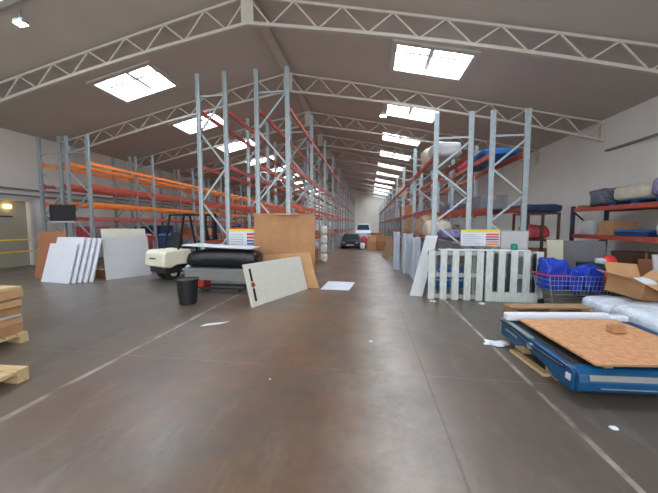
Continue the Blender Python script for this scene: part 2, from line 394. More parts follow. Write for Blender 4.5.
# goods on the right-hand racks
sack('large pale lumpy sack on the top level above the aisle end of the right rack', 2.02, 9.35, 3.36, .40, .75, .30, M_cloth, 1)
sack('white wrapped bundle on the top rack level behind the near frame', 2.0, 8.05, 3.36, .38, .38, .20, M_whiteg, 2, 'wrapped_bundle', 'bundle')
sack('pale cream sack lying on the lowest rack level above the blue crate', 1.95, 8.5, 1.26, .36, .36, .24, M_cloth, 4)
sack('tan round sack on the lowest rack level behind the leaning strip', 1.95, 9.5, 1.26, .36, .45, .33, M_tan, 5)
sack('pinkish red cloth bundle on the top level of the outer right rack', 3.05, 9.95, 3.36, .15, .3, .2, M_pink, 6, 'cloth_bundle', 'bundle')
sack('bright blue folded tarpaulin along the top level of the outer right rack', 3.32, 8.5, 3.36, .42, .75, .10, M_bluetarp, 7, 'folded_tarpaulin', 'tarpaulin', e=.45)
sack('dark grey bundle on the top outer rack level behind the blue tarpaulin', 3.48, 9.95, 3.36, .2, .42, .2, M_pat, 8, 'cloth_bundle', 'bundle')
sack('purple and white cloth bundle on the lowest level behind the yellow sign', 2.1, 7.75, 1.26, .3, .17, .12, M_purple, 9, 'cloth_bundle', 'bundle')
o = MB().box(-.42, .42, -.3, .3, 0, .5).build('storage_crate', M_bluetarp, bevel=.02); o.location = (2.0, 7.95, .3)
o.location.z = 0.0; tag(o, 'dark blue storage crate on the floor inside the right rack', 'crate')
kk = 0
wherez = {3.36: 'top', 2.04: 'middle', 1.26: 'lowest'}
for bay in range(1, 7):
    for z in (3.36, 2.04, 1.26, 0.0):
        if random.random() < .40: continue
        kk += 1; yy = 7.5 + 3.25*bay + random.uniform(.9, 2.3); s = random.uniform(.6, .78)
        m = random.choice([M_card, M_cardred, M_card2, M_greysheet, M_whiteg])
        cn = {M_card: 'brown', M_cardred: 'reddish brown', M_card2: 'pale brown', M_greysheet: 'grey', M_whiteg: 'white'}[m]
        carton('%s carton on the %s of the right aisle rack, bay %s back' % (cn, wherez[z] + ' level' if z else 'floor', ORD[bay]), 2.03, yy, z, s, s*1.1, random.uniform(.4, .75), 0, m, 'cartons along the right aisle rack')
for bay in range(0, 4):
    for z in (2.04, 1.26):
        if random.random() < .25: continue
        yy = 7.5 + 3.25*bay + random.uniform(1.1, 2.1); m = [M_greysheet, M_pat, M_cardred, M_greysheet][bay] if z == 2.04 else random.choice([M_cardred, M_pat])
        cn = {M_cardred: 'reddish brown', M_greysheet: 'grey', M_pat: 'dark patterned'}[m]
        carton('%s carton on the %s level, outer right rack, %s bay' % (cn, wherez[z], ORD[bay]), 3.32, yy, z, .68, 1.1, random.uniform(.35, .5), 0, m, 'cartons on the outer right rack')

# ---------------------------------------------------------------- notices on the racks
def sign(name, label, x0, x1, y, z0, z1, yellow=True, cols=1):
    t = thing(name, label, 'sign', (x0, y, z0)); Wd, Hh = x1 - x0, z1 - z0
    MB().box(0, Wd, 0, .012, 0, Hh).build('sign_panel', M_white, t)
    MB().box(0, Wd, -.003, 0, Hh*.84, Hh).build('header_band', M_signy, t)
    return t, Wd, Hh
t, Wd, Hh = sign('rack_load_notice', 'load notice with yellow header and red, blue and orange rows on right rack', 2.26, 3.16, 7.40, 1.10, 1.50)
mb = MB()
for r in range(6): mb.box(Wd*.05, Wd*.52 - .06*(r % 3), -.003, 0, Hh*(.12 + .11*r), Hh*(.15 + .11*r))
mb.build('printed_rows', M_signg, t)
for r, m in enumerate((M_signo, M_signo, M_signb, M_signr, M_signr)):
    MB().box(Wd*.64, Wd*.97, -.003, 0, Hh*(.06 + .15*r), Hh*(.16 + .15*r)).build('table_row', m, t)
t = thing('whiteboard_panel', 'blank white panel fixed right of the coloured rack load notice', 'panel', (3.18, 7.42, 1.02))
MB().box(0, .63, 0, .012, 0, .46).build('panel_face', M_whiteg, t)
mb = MB(); mb.box(0, .63, -.008, 0, .44, .46); mb.box(0, .63, -.008, 0, 0, .02); mb.box(0, .02, -.008, 0, .02, .44); mb.box(.61, .63, -.008, 0, .02, .44); mb.build('panel_frame', M_galv, t)
t, Wd, Hh = sign('rack_load_notice', 'load notice with yellow header on the left rack beside the brown cardboard', -3.80, -3.04, 7.40, .95, 1.53)
MB().box(0, Wd, -.004, 0, Hh*.95, Hh).build('header_edge', M_signr, t)
mb = MB()
for r in range(6): mb.box(Wd*.05, Wd*.55, -.003, 0, Hh*(.12 + .11*r), Hh*(.15 + .11*r))
mb.build('printed_rows', M_signg, t)
for r, m in enumerate((M_purple, M_signb, M_purple, M_signr, M_pink)):
    MB().box(Wd*.68, Wd*.97, -.003, 0, Hh*(.06 + .15*r), Hh*(.16 + .15*r)).build('table_row', m, t)
tag(MB().lathe([(.055, 0), (.065, .03), (.065, .10), (.05, .13)], 14).build('green_cup', M_green, smooth=True), 'green plastic cup standing on the white plank', 'cup').location = (3.07, 6.52, 1.086)

# ---------------------------------------------------------------- right: standing white pallets
def standing_pallet(label, x, y, Wd, rz):
    t = thing('standing_pallet', label, 'pallet', (x, y, 0), rz, 'white pallets standing on edge')
    n = 5; wb = .135
    for i in range(n):
        xx = i*(Wd - wb)/(n - 1)
        MB().box(xx, xx + wb, 0, .022, .0, 1.06).build('front_board', M_pal, t)
    for z in (.02, .49, .96):
        MB().box(0, Wd, .022, .11, z, z + .085).build('stringer', M_pal2, t)
    for i in range(3):
        xx = .05 + i*(Wd - .1 - wb)/2
        MB().box(xx, xx + wb, .11, .13, .0, 1.06).build('back_board', M_pal2, t)
    return t
M_pal = mat('whitewashed_pallet_board', (194, 200, 196), .7, var=.16, scale=5, stretch=(6, 6, 1)); M_pal2 = mat('grey_pallet_board', (150, 154, 152), .8, var=.15)
standing_pallet('white slatted pallet standing on edge, left one of the pair before the rack', 1.30, 6.36, 1.12, 0)
t = standing_pallet('white slatted pallet standing on edge with black straps, right one of the pair', 2.47, 6.36, 1.10, 0)
for xx in (.16, .41, .90): MB().box(xx, xx + .06, -.012, -.001, .22, 1.02).build('strap', M_black, t)
MB().box(0.0, 1.1, -.03, -.013, .0, .2).build('kick_board', M_pal, t)
tag(MB().box(1.55, 3.35, 6.42, 6.62, 1.062, 1.085).build('white_plank', M_white), 'long white plank lying across the tops of the standing pallets', 'plank')
lean_board('ribbed_sheet', 'white ribbed sheet standing behind the straps of the right pallet', 'sheet', (2.45, 6.62), (3.5, 6.62), .98, 4, .03, M_whiteg)

# panels leaning at the aisle corner
def strip(name, label, a, b, wv, th, m, cat='panel', group=None):
    a, b, wv = Vector(a), Vector(b), Vector(wv); n = (b - a).cross(wv).normalized()*th
    vs = [a, a + wv, b + wv, b]; vs += [v + n for v in vs]
    o = MB().add(vs, [(3,2,1,0),(4,5,6,7),(0,1,5,4),(1,2,6,5),(2,3,7,6),(3,0,4,7)]).build(name, m, bevel=.003)
    return tag(o, label, cat, group)
strip('narrow_panel', 'tall pale grey panel leaning against the aisle corner post of the right rack', (.95, 6.62, .0), (1.39, 7.2, 1.36), (.27, -.05, 0), .04, M_whiteg)
strip('narrow_panel', 'thin dark-edged panel leaning beside the white standing pallet', (1.20, 6.72, .0), (1.53, 7.25, 1.22), (.05, .0, 0), .03, M_beige)
for (x, y, wd, dp, h, lb) in ((.92, 10.4, .20, .5, 1.36, 'bluish white wrapped stack of boards standing nearest the aisle'), (1.16, 9.6, .30, .5, 1.33, 'broad grey white wrapped stack of boards standing on end by the aisle'), (1.30, 8.6, .22, .6, 1.25, 'light blue wrapped boards standing between the leaning panel and grey stack')):
    t = thing('wrapped_board_stack', lb, 'boards', (x, y, 0), group='wrapped boards by the right aisle rack')
    n = 4
    for i in range(n):
        MB().box(i*wd/n, (i + .92)*wd/n, 0, dp, 0, h - .015*((i*7) % 3)).build('board', M_wrapblue if i != 1 else M_whiteg, t, bevel=.004)
o = MB().bar((0.86, 14.4, 0), (1.15, 14.6, 1.0), .35, .08, (0, 1, 0)).build('leaning_dark_board', M_wooddk); tag(o, 'dark brown board leaning at the aisle far side, before the carton pile', 'board')

# ---------------------------------------------------------------- right wall shelving
t = thing('wall_shelf_rack', 'low red-beamed shelf rack along the right wall loaded with packs', 'shelf rack', (6.45, 7.1, 0))
for yy in (.0, 3.0):
    for xx in (0, .95):
        MB().box(xx - .045, xx + .045, yy - .04, yy + .04, 0, 2.2).build('post', M_navysteel, t)
    MB().bar((.05, yy, .4), (.9, yy, 1.2), .04).build('brace', M_dark, t); MB().bar((.05, yy, 2.0), (.9, yy, 1.2), .04).build('brace', M_dark, t)
for z in (2.08, 1.27):
    for xx in (0, .95): MB().box(xx - .025, xx + .025, .05, 2.95, z - .06, z + .06).build('beam', M_red, t)
    MB().box(.03, .92, .06, 2.94, z + .035, z + .058).build('shelf_deck', M_wooddk, t)
SZ1, SZ2 = 2.142, 1.332
for yy, lb in ((8.1, 'blue flat pallet under the cream pack on the top wall shelf'), ):
    t = thing('blue_pallet', lb, 'pallet', (6.95, yy, SZ1))
    for i in range(3): MB().box(-.42, .42, -.75 + i*.65, -.55 + i*.65, 0, .07).build('bearer', M_blue, t)
    MB().box(-.43, .43, -.77, .77, .07, .10).build('deck', M_blue, t)
sack('cream flattened pack on the blue pallet on the top wall shelf', 6.9, 8.25, SZ1 + .101, .40, .55, .19, M_cloth, 11, 'soft_pack', 'pack', e=.4, rough=.06)
sack('dark grey patterned quilt bundle at the left of the top wall shelf', 6.85, 9.3, SZ1, .38, .36, .25, M_pat, 12, 'quilt_bundle', 'bundle', e=.45)
sack('purple and white bag heap at the right end of the top wall shelf', 6.85, 7.55, SZ1 + .101, .34, .16, .26, M_purple, 13, 'bag_heap', 'bags')
carton('flat reddish carton at the left end of the top wall shelf', 6.80, 9.83, SZ1, .7, .22, .07, 0, M_cardred)
carton('white carton at the left end of the lower wall shelf', 6.82, 9.60, SZ2, .6, .5, .42, 0, M_whiteg)
carton('brown carton beside the white one on the lower wall shelf', 6.85, 8.95, SZ2, .6, .5, .38, 0, M_card)
for i in range(3):
    tag(MB().box(6.55, 7.2, 7.72 - .02*i, 8.60 + .03*i, SZ2 + .055*i, SZ2 + .05 + .055*i).build('blue_board', [M_blue, M_navy, M_bluetarp][i], bevel=.006), ['blue board at the bottom of the pile on the lower wall shelf', 'navy board in the middle of the pile on the lower wall shelf', 'light blue board on top of the pile on the lower wall shelf'][i], 'board', 'boards on the lower wall shelf')
sack('white bag at the right end of the lower wall shelf', 6.75, 7.40, SZ2, .22, .18, .17, M_whiteg, 14, 'white_bag', 'bag')

for k_, (yy, hh, m, cn) in enumerate(((7.65, .78, M_cardred, 'reddish brown carton under the wall shelves, nearest the camera'), (8.45, .92, M_rust, 'dark brown crate under the middle of the wall shelves'), (9.35, .70, M_card, 'brown carton under the far end of the wall shelves'))):
    carton(cn, 6.92, yy, 0, .66, .62, hh, 0, m, 'boxes under the wall shelves')
lean_board('grey_metal_sheet', 'large dull grey sheet leaning below the wall shelves', 'sheet', (5.02, 8.0), (5.92, 7.9), 1.22, 8, .02, M_greysheet)
lean_board('tall_beige_board', 'narrow beige board leaning behind the blue bags', 'board', (4.53, 7.85), (4.88, 7.8), 1.25, 8, .03, M_beige)
carton('plain brown carton in front of the grey sheet behind the blue bags', 5.28, 7.4, 0, .52, .36, .66, .1)
# stillage with tarp
t = thing('steel_stillage', 'rusty steel stillage frame standing between right rack and wall', 'stillage', (4.85, 9.6, 0))
for xx in (0, .45, .9):
    for yy in (0, .8):
        MB().box(xx - .03, xx + .03, yy - .03, yy + .03, 0, 2.0).build('post', M_rust, t)
for z in (.35, 1.15, 1.97):
    for yy in (0, .8): MB().box(-.03, .93, yy - .025, yy + .025, z - .03, z + .03).build('rail', M_rust, t)
    MB().box(-.03, .93, .03, .77, z - .02, z + .02).build('shelf', M_wooddk, t)
sack('navy blue folded tarpaulin on top of the rusty stillage', 5.25, 10.0, 2.0, .62, .48, .13, M_navy, 15, 'folded_tarpaulin', 'tarpaulin', e=.4, rough=.07)
sack('dark red cloth heap on the middle shelf of the stillage', 5.25, 10.0, 1.17, .38, .34, .22, M_pink, 16, 'cloth_bundle', 'bundle')
carton('dark carton on the bottom shelf of the stillage', 5.3, 10.0, .37, .7, .6, .5, 0, M_cardred)

# shopping trolley
t = thing('shopping_trolley', 'wire shopping trolley with red rims, filled with blue bags', 'trolley', (3.92, 6.05, 0), .04)
bx0, bx1, by0, by1, bz0, bz1 = -.56, .56, -.26, .26, .30, .66
mb = MB()
for i in range(17):
    x = bx0 + (bx1 - bx0)*i/16
    for yy in (by0, by1): mb.tube((x*.92, yy*.85, bz0), (x, yy, bz1), .004, 5)
    mb.tube((x*.92, by0*.85, bz0), (x*.92, by1*.85, bz0), .004, 5)
for j in range(5):
    f = j/4; k_ = .92 + .08*f; q = .85 + .15*f; z = bz0 + (bz1 - bz0)*f
    for yy in (by0*q, by1*q): mb.tube((bx0*k_, yy, z), (bx1*k_, yy, z), .006, 5)
    for xx in (bx0*k_, bx1*k_): mb.tube((xx, by0*q, z), (xx, by1*q, z), .006, 5)
mb.build('wire_basket', M_mesh, t)
mb = MB(); mb.tube((bx0 - .06, by0, bz1 + .01), (bx0 - .06, by1, bz1 + .01), .016); mb.tube((bx0 - .06, by0, bz1 + .01), (bx0 + .35, by0, bz1 + .012), .012); mb.build('handle', M_redb, t)
MB().box(bx1 - .12, bx1 + .03, by0 - .02, by1 + .02, bz1 - .06, bz1 + .015).build('bumper', M_redb, t)
mb = MB()
for yy in (-.2, .2):
    mb.tube((-.45, yy, .09), (.45, yy, .16), .012); mb.tube((-.45, yy, .09), (-.54, yy, .62), .012); mb.tube((.42, yy, .16), (.48, yy, .32), .012)
mb.build('chassis', M_mesh, t)
for xx in (-.42, .42):
    for yy in (-.2, .2): MB().tube((xx, yy - .015, .06), (xx, yy + .015, .06), .06, 14).build('wheel', M_rubber, t)
for i, (x, y, z, rx, ry, rz_, lb) in enumerate(((3.56, 6.08, .34, .20, .19, .30, 'tallest bulging blue bag at the handle end of the trolley'), (3.90, 6.06, .335, .115, .19, .21, 'small blue bag in the middle of the trolley'), (4.21, 6.06, .335, .165, .19, .25, 'round blue bag at the front end of the trolley'))):
    sack(lb, x, y, z, rx, ry, rz_, M_bluebag, 20 + i, 'blue_bag', 'bag', 'blue bags in the trolley', e=.45, rough=.18)

# dark machine with red and white cover beyond the trolley
t = thing('stacked_dark_crates', 'dark green flat crates stacked behind the trolley, a helmet on top', 'crates', (5.02, 6.9, 0))
for i in range(3): MB().box(-.36, .36, -.22, .22, i*.27, i*.27 + .25).build('crate', [M_dark, M_greysheet, M_dkgreen][i], t, bevel=.01)
t = thing('red_helmet', 'red and white safety helmet on the dark crates', 'helmet', (5.12, 6.85, .791), .3)
MB().lathe([(.17, 0), (.175, .015), (.135, .03), (.13, .08), (.10, .14), (.05, .17), (.005, .178)], 20).build('shell', M_redb, t, smooth=True)
MB().box(-.30, -.16, -.1, .06, .0, .11).build('white_pouch', M_white, t, bevel=.03)

# white wrapped heap and the open carton
sack('big heap of clear plastic wrapping right of the blue lift', 4.02, 4.20, 0, .56, .60, .26, M_plastic, 31, 'plastic_wrap_heap', 'plastic wrap', e=.5, rough=.16)
sack('crumpled pile of clear plastic wrap below the open carton', 4.55, 5.35, 0, .80, .38, .19, M_plastic, 32, 'plastic_wrap_heap', 'plastic wrap', e=.5, rough=.12)
t = thing('open_cardboard_box', 'open brown cardboard box with flaps spread, on the plastic wrap', 'box', (4.50, 5.37, .43), 0, rot=(math.radians(6), math.radians(5), math.radians(18)))
mb = MB(); a, b, h, q = .36, .26, .26, .008
mb.box(-a, a, -b, b, 0, q); mb.box(-a, a, -b, -b + q, q, h); mb.box(-a, a, b - q, b, q, h); mb.box(-a, -a + q, -b + q, b - q, q, h); mb.box(a - q, a, -b + q, b - q, q, h)
mb.build('box_body', M_card, t)
def flap(p0, p1, d, w_):
    p0, p1, d = Vector(p0), Vector(p1), Vector(d).normalized()*w_; n = (p1 - p0).cross(d).normalized()*.007
    vs = [p0, p1, p1 + d, p0 + d]; vs += [v + n for v in vs]
    return MB().add(vs, [(3,2,1,0),(4,5,6,7),(0,1,5,4),(1,2,6,5),(2,3,7,6),(3,0,4,7)]).build('flap', M_card2, t)
flap((-a, -b, h), (a, -b, h), (-.1, -1, -.25), .27); flap((a, b, h), (-a, b, h), (0, .5, 1), .24)
flap((-a, b, h), (-a, -b, h), (-1, .1, .35), .26); flap((a, -b, h), (a, b, h), (1, 0, .7), .26)
sack('crumpled white paper inside the open cardboard box', 4.48, 5.36, .46, .2, .16, .13, M_white, 34, 'crumpled_paper', 'paper', rough=.25)
lean_board('white_slab', 'white slab leaning behind the open cardboard box', 'slab', (5.35, 5.95), (5.65, 5.9), 1.08, 14, .05, M_whiteg)
sack('dark navy sack at the right picture edge behind the open box', 5.85, 5.55, 0, .28, .3, .5, M_navy, 35, 'navy_sack', 'sack')

# ---------------------------------------------------------------- blue scissor lift with plywood
LX, LY, LZ = 1.87, 2.80, .075
def LR(a): return (math.radians(2.6), 0, math.radians(a))
LT = thing('scissor_lift_table', 'blue steel scissor lift table lying tilted on timber blocks', 'lift table', (LX, LY, LZ), rot=LR(3))
LL, LW = 1.62, 1.28
mb = MB(); mb.prism([(0, 0), (.25, -.01), (.40, .05), (.78, .07), (.92, .0), (LW, .0), (LW, .21), (.03, .21), (0, .18)], 0.0, .07, 'X'); mb.build('side_beam', M_blue, LT, bevel=.012)
mb = MB(); mb.prism([(0, 0), (LW, 0), (LW, .21), (0, .21)], LL - .07, LL, 'X'); mb.build('side_beam', M_blue, LT, bevel=.012)
mb = MB(); mb.prism([(0, 0), (.10, 0), (.10, .222), (.02, .222), (-.035, .19), (-.05, .12), (-.04, .04)], .02, LL - .02, 'X'); mb.build('end_beam', M_blue, LT, bevel=.01)
MB().prism([(-.051, .145), (-.059, .145), (-.044, .190), (-.036, .190)], .10, LL - .1, 'X').build('grey_rail', M_grey, LT)
MB().prism([(-.049, .065), (-.055, .065), (-.058, .077), (-.050, .077)], .2, LL - .1, 'X').build('lower_trim', M_galv, LT)
MB().box(.07, LL - .07, LW - .1, LW, .0, .21).build('end_beam', M_blue, LT, bevel=.01)
MB().box(.07, LL - .07, .10, LW - .1, .15, .205).build('table_top', M_dark, LT)
MB().box(-.008, 0, .03, .085, .09, .15).build('reflector', M_white, LT)
MB().tube((-.03, .62, .14), (.0, .62, .14), .04, 14).build('pivot_pin', M_galv, LT)
MB().box(-.006, 0, .90, 1.16, .10, .125).build('name_plate', M_galv, LT)
mb = MB(); mb.tube((-.015, .10, .18), (-.02, .62, .155), .012); mb.tube((-.02, .62, .155), (-.012, 1.26, .19), .012); mb.build('hydraulic_hose', M_black, LT)
MB().box(-.01, .05, .66, LW, .21, .222).build('edge_strip', M_galv, LT)
t = thing('plywood_sheet', 'orange-tan plywood sheet lying on the blue lift table', 'plywood', (LX, LY, LZ), rot=LR(6))
MB().box(.17, 1.38, -.02, 1.08, .262, .280).build('sheet', M_osb, t)
MB().box(.17, 1.38, -.023, -.02, .262, .280).build('sheet_edge', M_wooddk, t)
o = MB().box(.28, .36, .02, 1.0, .222, .261).build('timber_batten', M_wooddk); o.location = (LX, LY, LZ); o.rotation_euler = LR(6); tag(o, 'dark timber batten between plywood sheet and lift table', 'batten')
t = thing('wrapped_tube_pack', 'long white tube pack in clear film along the plywood far edge', 'tubes', (LX, LY, LZ), rot=LR(7))
MB().box(.06, 1.38, 1.12, 1.21, .235, .335).build('tube_pack', M_white, t, bevel=.02)
MB().box(1.38, 1.62, 1.11, 1.21, .232, .305).build('film_tail', M_plastic, t, bevel=.02)
t = thing('old_timber_pallet', 'narrow brown timber pallet standing behind the blue lift', 'pallet', (2.02, 4.26, 0), math.radians(7))
MB().box(0, 1.12, 0, .025, .30, .36).build('front_board', M_wooddk, t); MB().box(0, 1.15, .0, .22, .425, .445).build('deck', M_wooddk, t); MB().box(0, 1.12, 0.2, .225, .30, .36).build('back_board', M_wooddk, t)
for xx in (0, .55, 1.0): MB().box(xx, xx + .10, .026, .198, .0, .424).build('block', M_wooddk, t)
carton('small brown carton sitting on the plywood of the lift', 2.80, 3.58, LZ + .318, .16, .09, .075, .25)
# timber blocks under the lift
for x, y, sx_, sy_, h, lb in ((1.94, 3.12, .1, .20, .074, 'short pine block under the near part of the blue lift'), (1.93, 3.75, .1, .20, .10, 'pine block under the far part of the blue lift')):
    tag(MB().box(x, x + sx_, y, y + sy_, 0, h).build('timber_block', M_wood, bevel=.004), lb, 'timber')
tag(MB().bar((1.83, 3.80, .018), (1.89, 3.2, .018), .07, .035).build('timber_lath', M_wood), 'pine lath on the floor along the left side of the lift', 'timber')
sack('crumpled white film scrap on the floor beside the lift', 1.72, 4.0, 0, .13, .07, .022, M_white, 41, 'film_scrap', 'scrap', rough=.3)

# ---------------------------------------------------------------- left foreground piles
def pallet(label, x, y, rz, z=0, Wd=1.2, D=.8):
    t = thing('timber_pallet', label, 'pallet', (x, y, z), rz)
    for i in range(3):
        yy = i*(D - .1)/2; MB().box(0, Wd, yy, yy + .1, 0, .018).build('bottom_board', M_wood, t)
        for j in range(3):
            xx = j*(Wd - .12)/2; MB().box(xx, xx + .12, yy, yy + .1, .018, .10).build('block', M_wood, t)
    for i in range(3):
        xx = i*(Wd - .12)/2; MB().box(xx, xx + .12, 0, D, .10, .118).build('cross_board', M_wood, t)
    for i in range(6):
        yy = i*(D - .115)/5; MB().box(0, Wd, yy, yy + .115, .118, .136).build('deck_board', M_wood, t)
    return t
pallet('pale pine pallet lying empty at the left picture edge', -4.66, 1.56, math.radians(3))
pallet('pine pallet under the brown wrapped pile at left', -5.85, 2.42, math.radians(2))
lay = [(M_card, .12), (M_card2, .10), (M_whiteg, .035), (M_card, .11), (M_card2, .09), (M_whiteg, .03), (M_card2, .10), (M_wood, .05)]
z = .138
for i, (m, h) in enumerate(lay):
    cn = {M_cardred: 'reddish brown', M_card: 'brown', M_card2: 'tan', M_whiteg: 'white', M_wood: 'pale wooden'}[m]
    o = MB().box(-.55, .55, -.35, .35, 0, h).build('packed_sheet', m, bevel=.008); o.location = (-5.24 + random.uniform(-.03, .03), 2.86, z); o.rotation_euler.z = math.radians(4 + random.uniform(-4, 4))
    tag(o, '%s packed sheet in the left pile, %s from the bottom' % (cn, ORD[i]), 'packed sheet', 'sheets piled on the left pallet'); z += h + .001

# ---------------------------------------------------------------- left: boards, cardboard, monitor, barrier
lean_board('cardboard_sheet', 'brown cardboard sheet leaning behind the white boards at left', 'cardboard', (-10.15, 7.35), (-9.05, 7.25), 1.42, 8, .015, M_cardred)
nm = ['frontmost', 'second', 'third', 'fourth', 'rearmost']
for i in range(5):
    hh = 1.12 if i == 0 else 1.32 - .012*i
    lean_board('white_board', '%s white board of the stack leaning left of the post' % nm[i], 'board', (-9.22 + .11*i, 6.82 + .07*i), (-8.17 + .11*i, 6.70 + .07*i), hh, 15, .035, M_white, group='white boards leaning at left')
carton('small brown carton on the floor right of the white boards', -8.12, 7.75, 0, .3, .3, .25, .1, M_cardred)
lean_board('tall_beige_board', 'tall beige-topped board leaning behind the pale grey board', 'board', (-7.82, 7.50), (-7.21, 8.52), 1.52, 10, .03, M_beige)
lean_board('pale_grey_board', 'pale grey board leaning in front of the taller beige board', 'board', (-7.60, 7.30), (-6.99, 8.34), 1.28, 11, .035, M_whiteg)
t = thing('wall_monitor', 'dark flat monitor mounted on the end of the left rack', 'monitor', (-11.40, 8.86, 1.76))
MB().box(0, 1.04, 0, .05, 0, .58).build('monitor_case', M_black, t, bevel=.008)
MB().box(.03, 1.01, -.004, -.001, .03, .55).build('screen', M_screen, t)
MB().box(.02, 1.02, -.03, .04, -.055, -.003).build('monitor_ledge', M_whiteg, t)
t = thing('safety_barrier', 'yellow two-rail safety barrier before the left wall door', 'barrier', (-12.5, 5.0, 0))
for z in (.65, 1.08): MB().tube((0, 0, z), (0, 4.4, z), .028, 10).build('rail', M_yellow, t)
for yy in (0, 2.2, 4.4): MB().tube((0, yy, 0), (0, yy, 1.1), .03, 10).build('post', M_yellow, t)
for x, y, m, lb, nm_ in ((-8.75, 10.0, M_pink, 'pinkish red rounded bin standing behind the forklift', 'red_bin'), (-7.75, 10.2, M_navy, 'dark navy rounded bin standing behind the forklift', 'navy_bin')):
    t = thing(nm_, lb, 'bin', (x, y, 0))
    MB().lathe([(.30, 0), (.33, .1), (.37, .9), (.38, 1.2), (.30, 1.28)], 24).build('bin_body', m, t, smooth=True)
    MB().lathe([(.39, 1.17), (.40, 1.19), (.40, 1.22), (.385, 1.23)], 24).build('rim', m, t)

# ---------------------------------------------------------------- forklift
F = thing('forklift', 'cream and black forklift truck parked behind the workbench', 'forklift', (-5.88, 7.95, 0), math.radians(66))
mb = MB(); mb.prism([(-.62, .42), (-.60, .80), (-.50, .88), (.22, .90), (.26, .46), (-.2, .46), (-.4, .38)], -.54, .50, 'Y'); mb.build('counterweight', M_forkcream, F, bevel=.05)
MB().box(-.52, 1.2, -.44, .40, .22, .40).build('chassis', M_black, F, bevel=.03)
MB().box(-.635, -.622, -.14, .18, .64, .67).build('name_strip', M_dark, F)
for xx, yy, r in ((-.20, -.22, .21), (-.20, .18, .21), (.92, -.42, .24), (.92, .36, .24)):
    w_ = MB().tube((xx, yy - .08, r + .001), (xx, yy + .09, r + .001), r, 20).build('wheel', M_rubber, F, bevel=.02)
    MB().tube((xx, yy - .09, r), (xx, yy + .10, r), r*.5, 14).build('wheel_hub', M_forkcream, w_)
MB().box(.27, 1.16, -.42, .38, .401, .72).build('floor_cowl', M_black, F, bevel=.02)
MB().box(.12, .55, -.25, .25, .905, .99).build('seat_base', M_black, F, bevel=.03); MB().box(.05, .16, -.25, .25, .97, 1.40).build('seat_back', M_black, F, bevel=.03)
mb = MB()
for yy in (-.4, .36):
    mb.bar((-.1, yy, .86), (.12, yy, 1.93), .05); mb.bar((1.0, yy, .70), (.78, yy, 1.93), .05); mb.bar((.10, yy, 1.93), (.80, yy, 1.93), .05)
for i in range(6): mb.bar((.12 + i*.13, -.4, 1.93), (.12 + i*.13, .36, 1.93), .035)
mb.build('overhead_guard', M_black, F)
mb = MB()
for yy in (-.28, .24): mb.box(1.18, 1.30, yy - .05, yy + .05, .06, 2.0)
for z in (.3, 1.1, 1.95): mb.box(1.19, 1.29, -.28, .24, z - .04, z + .04)
mb.build('mast', M_black, F)
MB().box(.62, .80, -.47, -.40, .905, 1.06).build('warning_lamp', M_orange, F, bevel=.02)
for yy in (-.25, .21): MB().box(1.31, 2.2, yy - .05, yy + .05, .05, .09).build('fork', M_dark, F)
MB().bar((1.0, -.05, .72), (.82, -.05, 1.12), .03).build('steering_column', M_black, F)

# ---------------------------------------------------------------- workbench with black bundle
t = thing('workbench', 'low grey steel workbench carrying the long black bundle', 'workbench', (-4.36, 6.15, 0))
MB().box(0, 1.75, 0, .75, .54, .58).build('bench_top', M_grey, t, bevel=.005)
MB().box(.05, 1.7, .02, .05, .32, .54).build('apron', M_grey, t)
for xx in (.06, 1.62):
    for yy in (.06, .64): MB().box(xx, xx + .05, yy, yy + .05, 0, .54).build('leg', M_galv, t)
b = MB(); prof = []
xs = [0, .06, .2, .5, 1.0, 1.5, 1.72, 1.78]; hs = [.22, .34, .40, .44, .45, .44, .40, .34]
n = 16; vs = []; fs = []
for x, h in zip(xs, hs):
    for q in range(n):
        a_ = 2*math.pi*q/n; ca, sa = math.cos(a_), math.sin(a_)
        vs.append((x, .44 + .29*math.copysign(abs(ca)**.45, ca)*(.5 + h), .01 + h*.5 + h*.5*math.copysign(abs(sa)**.6, sa) ))
for i in range(len(xs) - 1):
    for q in range(n): fs.append((i*n+q, i*n+(q+1) % n, (i+1)*n+(q+1) % n, (i+1)*n+q))
fs += [tuple(range(n-1, -1, -1)), tuple(range((len(xs)-1)*n, len(xs)*n))]
o = b.add(vs, fs).build('black_bundle', M_blackfilm, smooth=True); o.location = (-4.40, 6.15, .581)
tag(o, 'long glossy black wrapped bundle lying on the workbench', 'bundle')
o = MB().box(0, 1.70, 0, .62, 0, .03).build('white_top_board', M_white, bevel=.01); o.location = (-4.38, 6.2, 1.115); o.rotation_euler = (0, math.radians(2.2), 0)
tag(o, 'long white board lying on top of the black bundle', 'board')
tag(MB().lathe([(.05, 0), (.07, .02), (.065, .05), (.02, .08)], 16).build('steel_bowl', M_galv, smooth=True), 'shiny steel bowl at the left end of the workbench', 'bowl').location = (-4.25, 6.235, .582)
t = thing('pallet_jack', 'hand pallet truck with a red pump parked under the workbench', 'pallet truck', (-4.0, 6.62, 0))
for yy in (-.2, .2): MB().box(0, 1.1, yy - .07, yy + .07, .06, .11).build('fork', M_dark, t)
MB().box(-.18, 0, -.18, .18, .08, .36).build('pump_body', M_signr, t, bevel=.02)
for yy in (-.1, .1): MB().tube((-.08, yy - .03, .08), (-.08, yy + .03, .08), .08, 14).build('wheel', M_rubber, t)
for xx in (.95,):
    for yy in (-.2, .2): MB().tube((xx, yy - .04, .045), (xx, yy + .04, .045), .045, 12).build('load_roller', M_rubber, t)
# bin
t = thing('waste_bin', 'round black plastic waste bin on the floor before the workbench', 'bin', (-3.66, 5.32, 0))
mb = MB(); mb.lathe([(.155, 0), (.165, .01), (.205, .50), (.195, .50), (.155, .03)], 28); mb.build('bin_body', M_black, t, smooth=False)
MB().lathe([(.205, .485), (.222, .49), (.222, .515), (.205, .515), (.197, .50)], 28).build('rim', M_black, t)

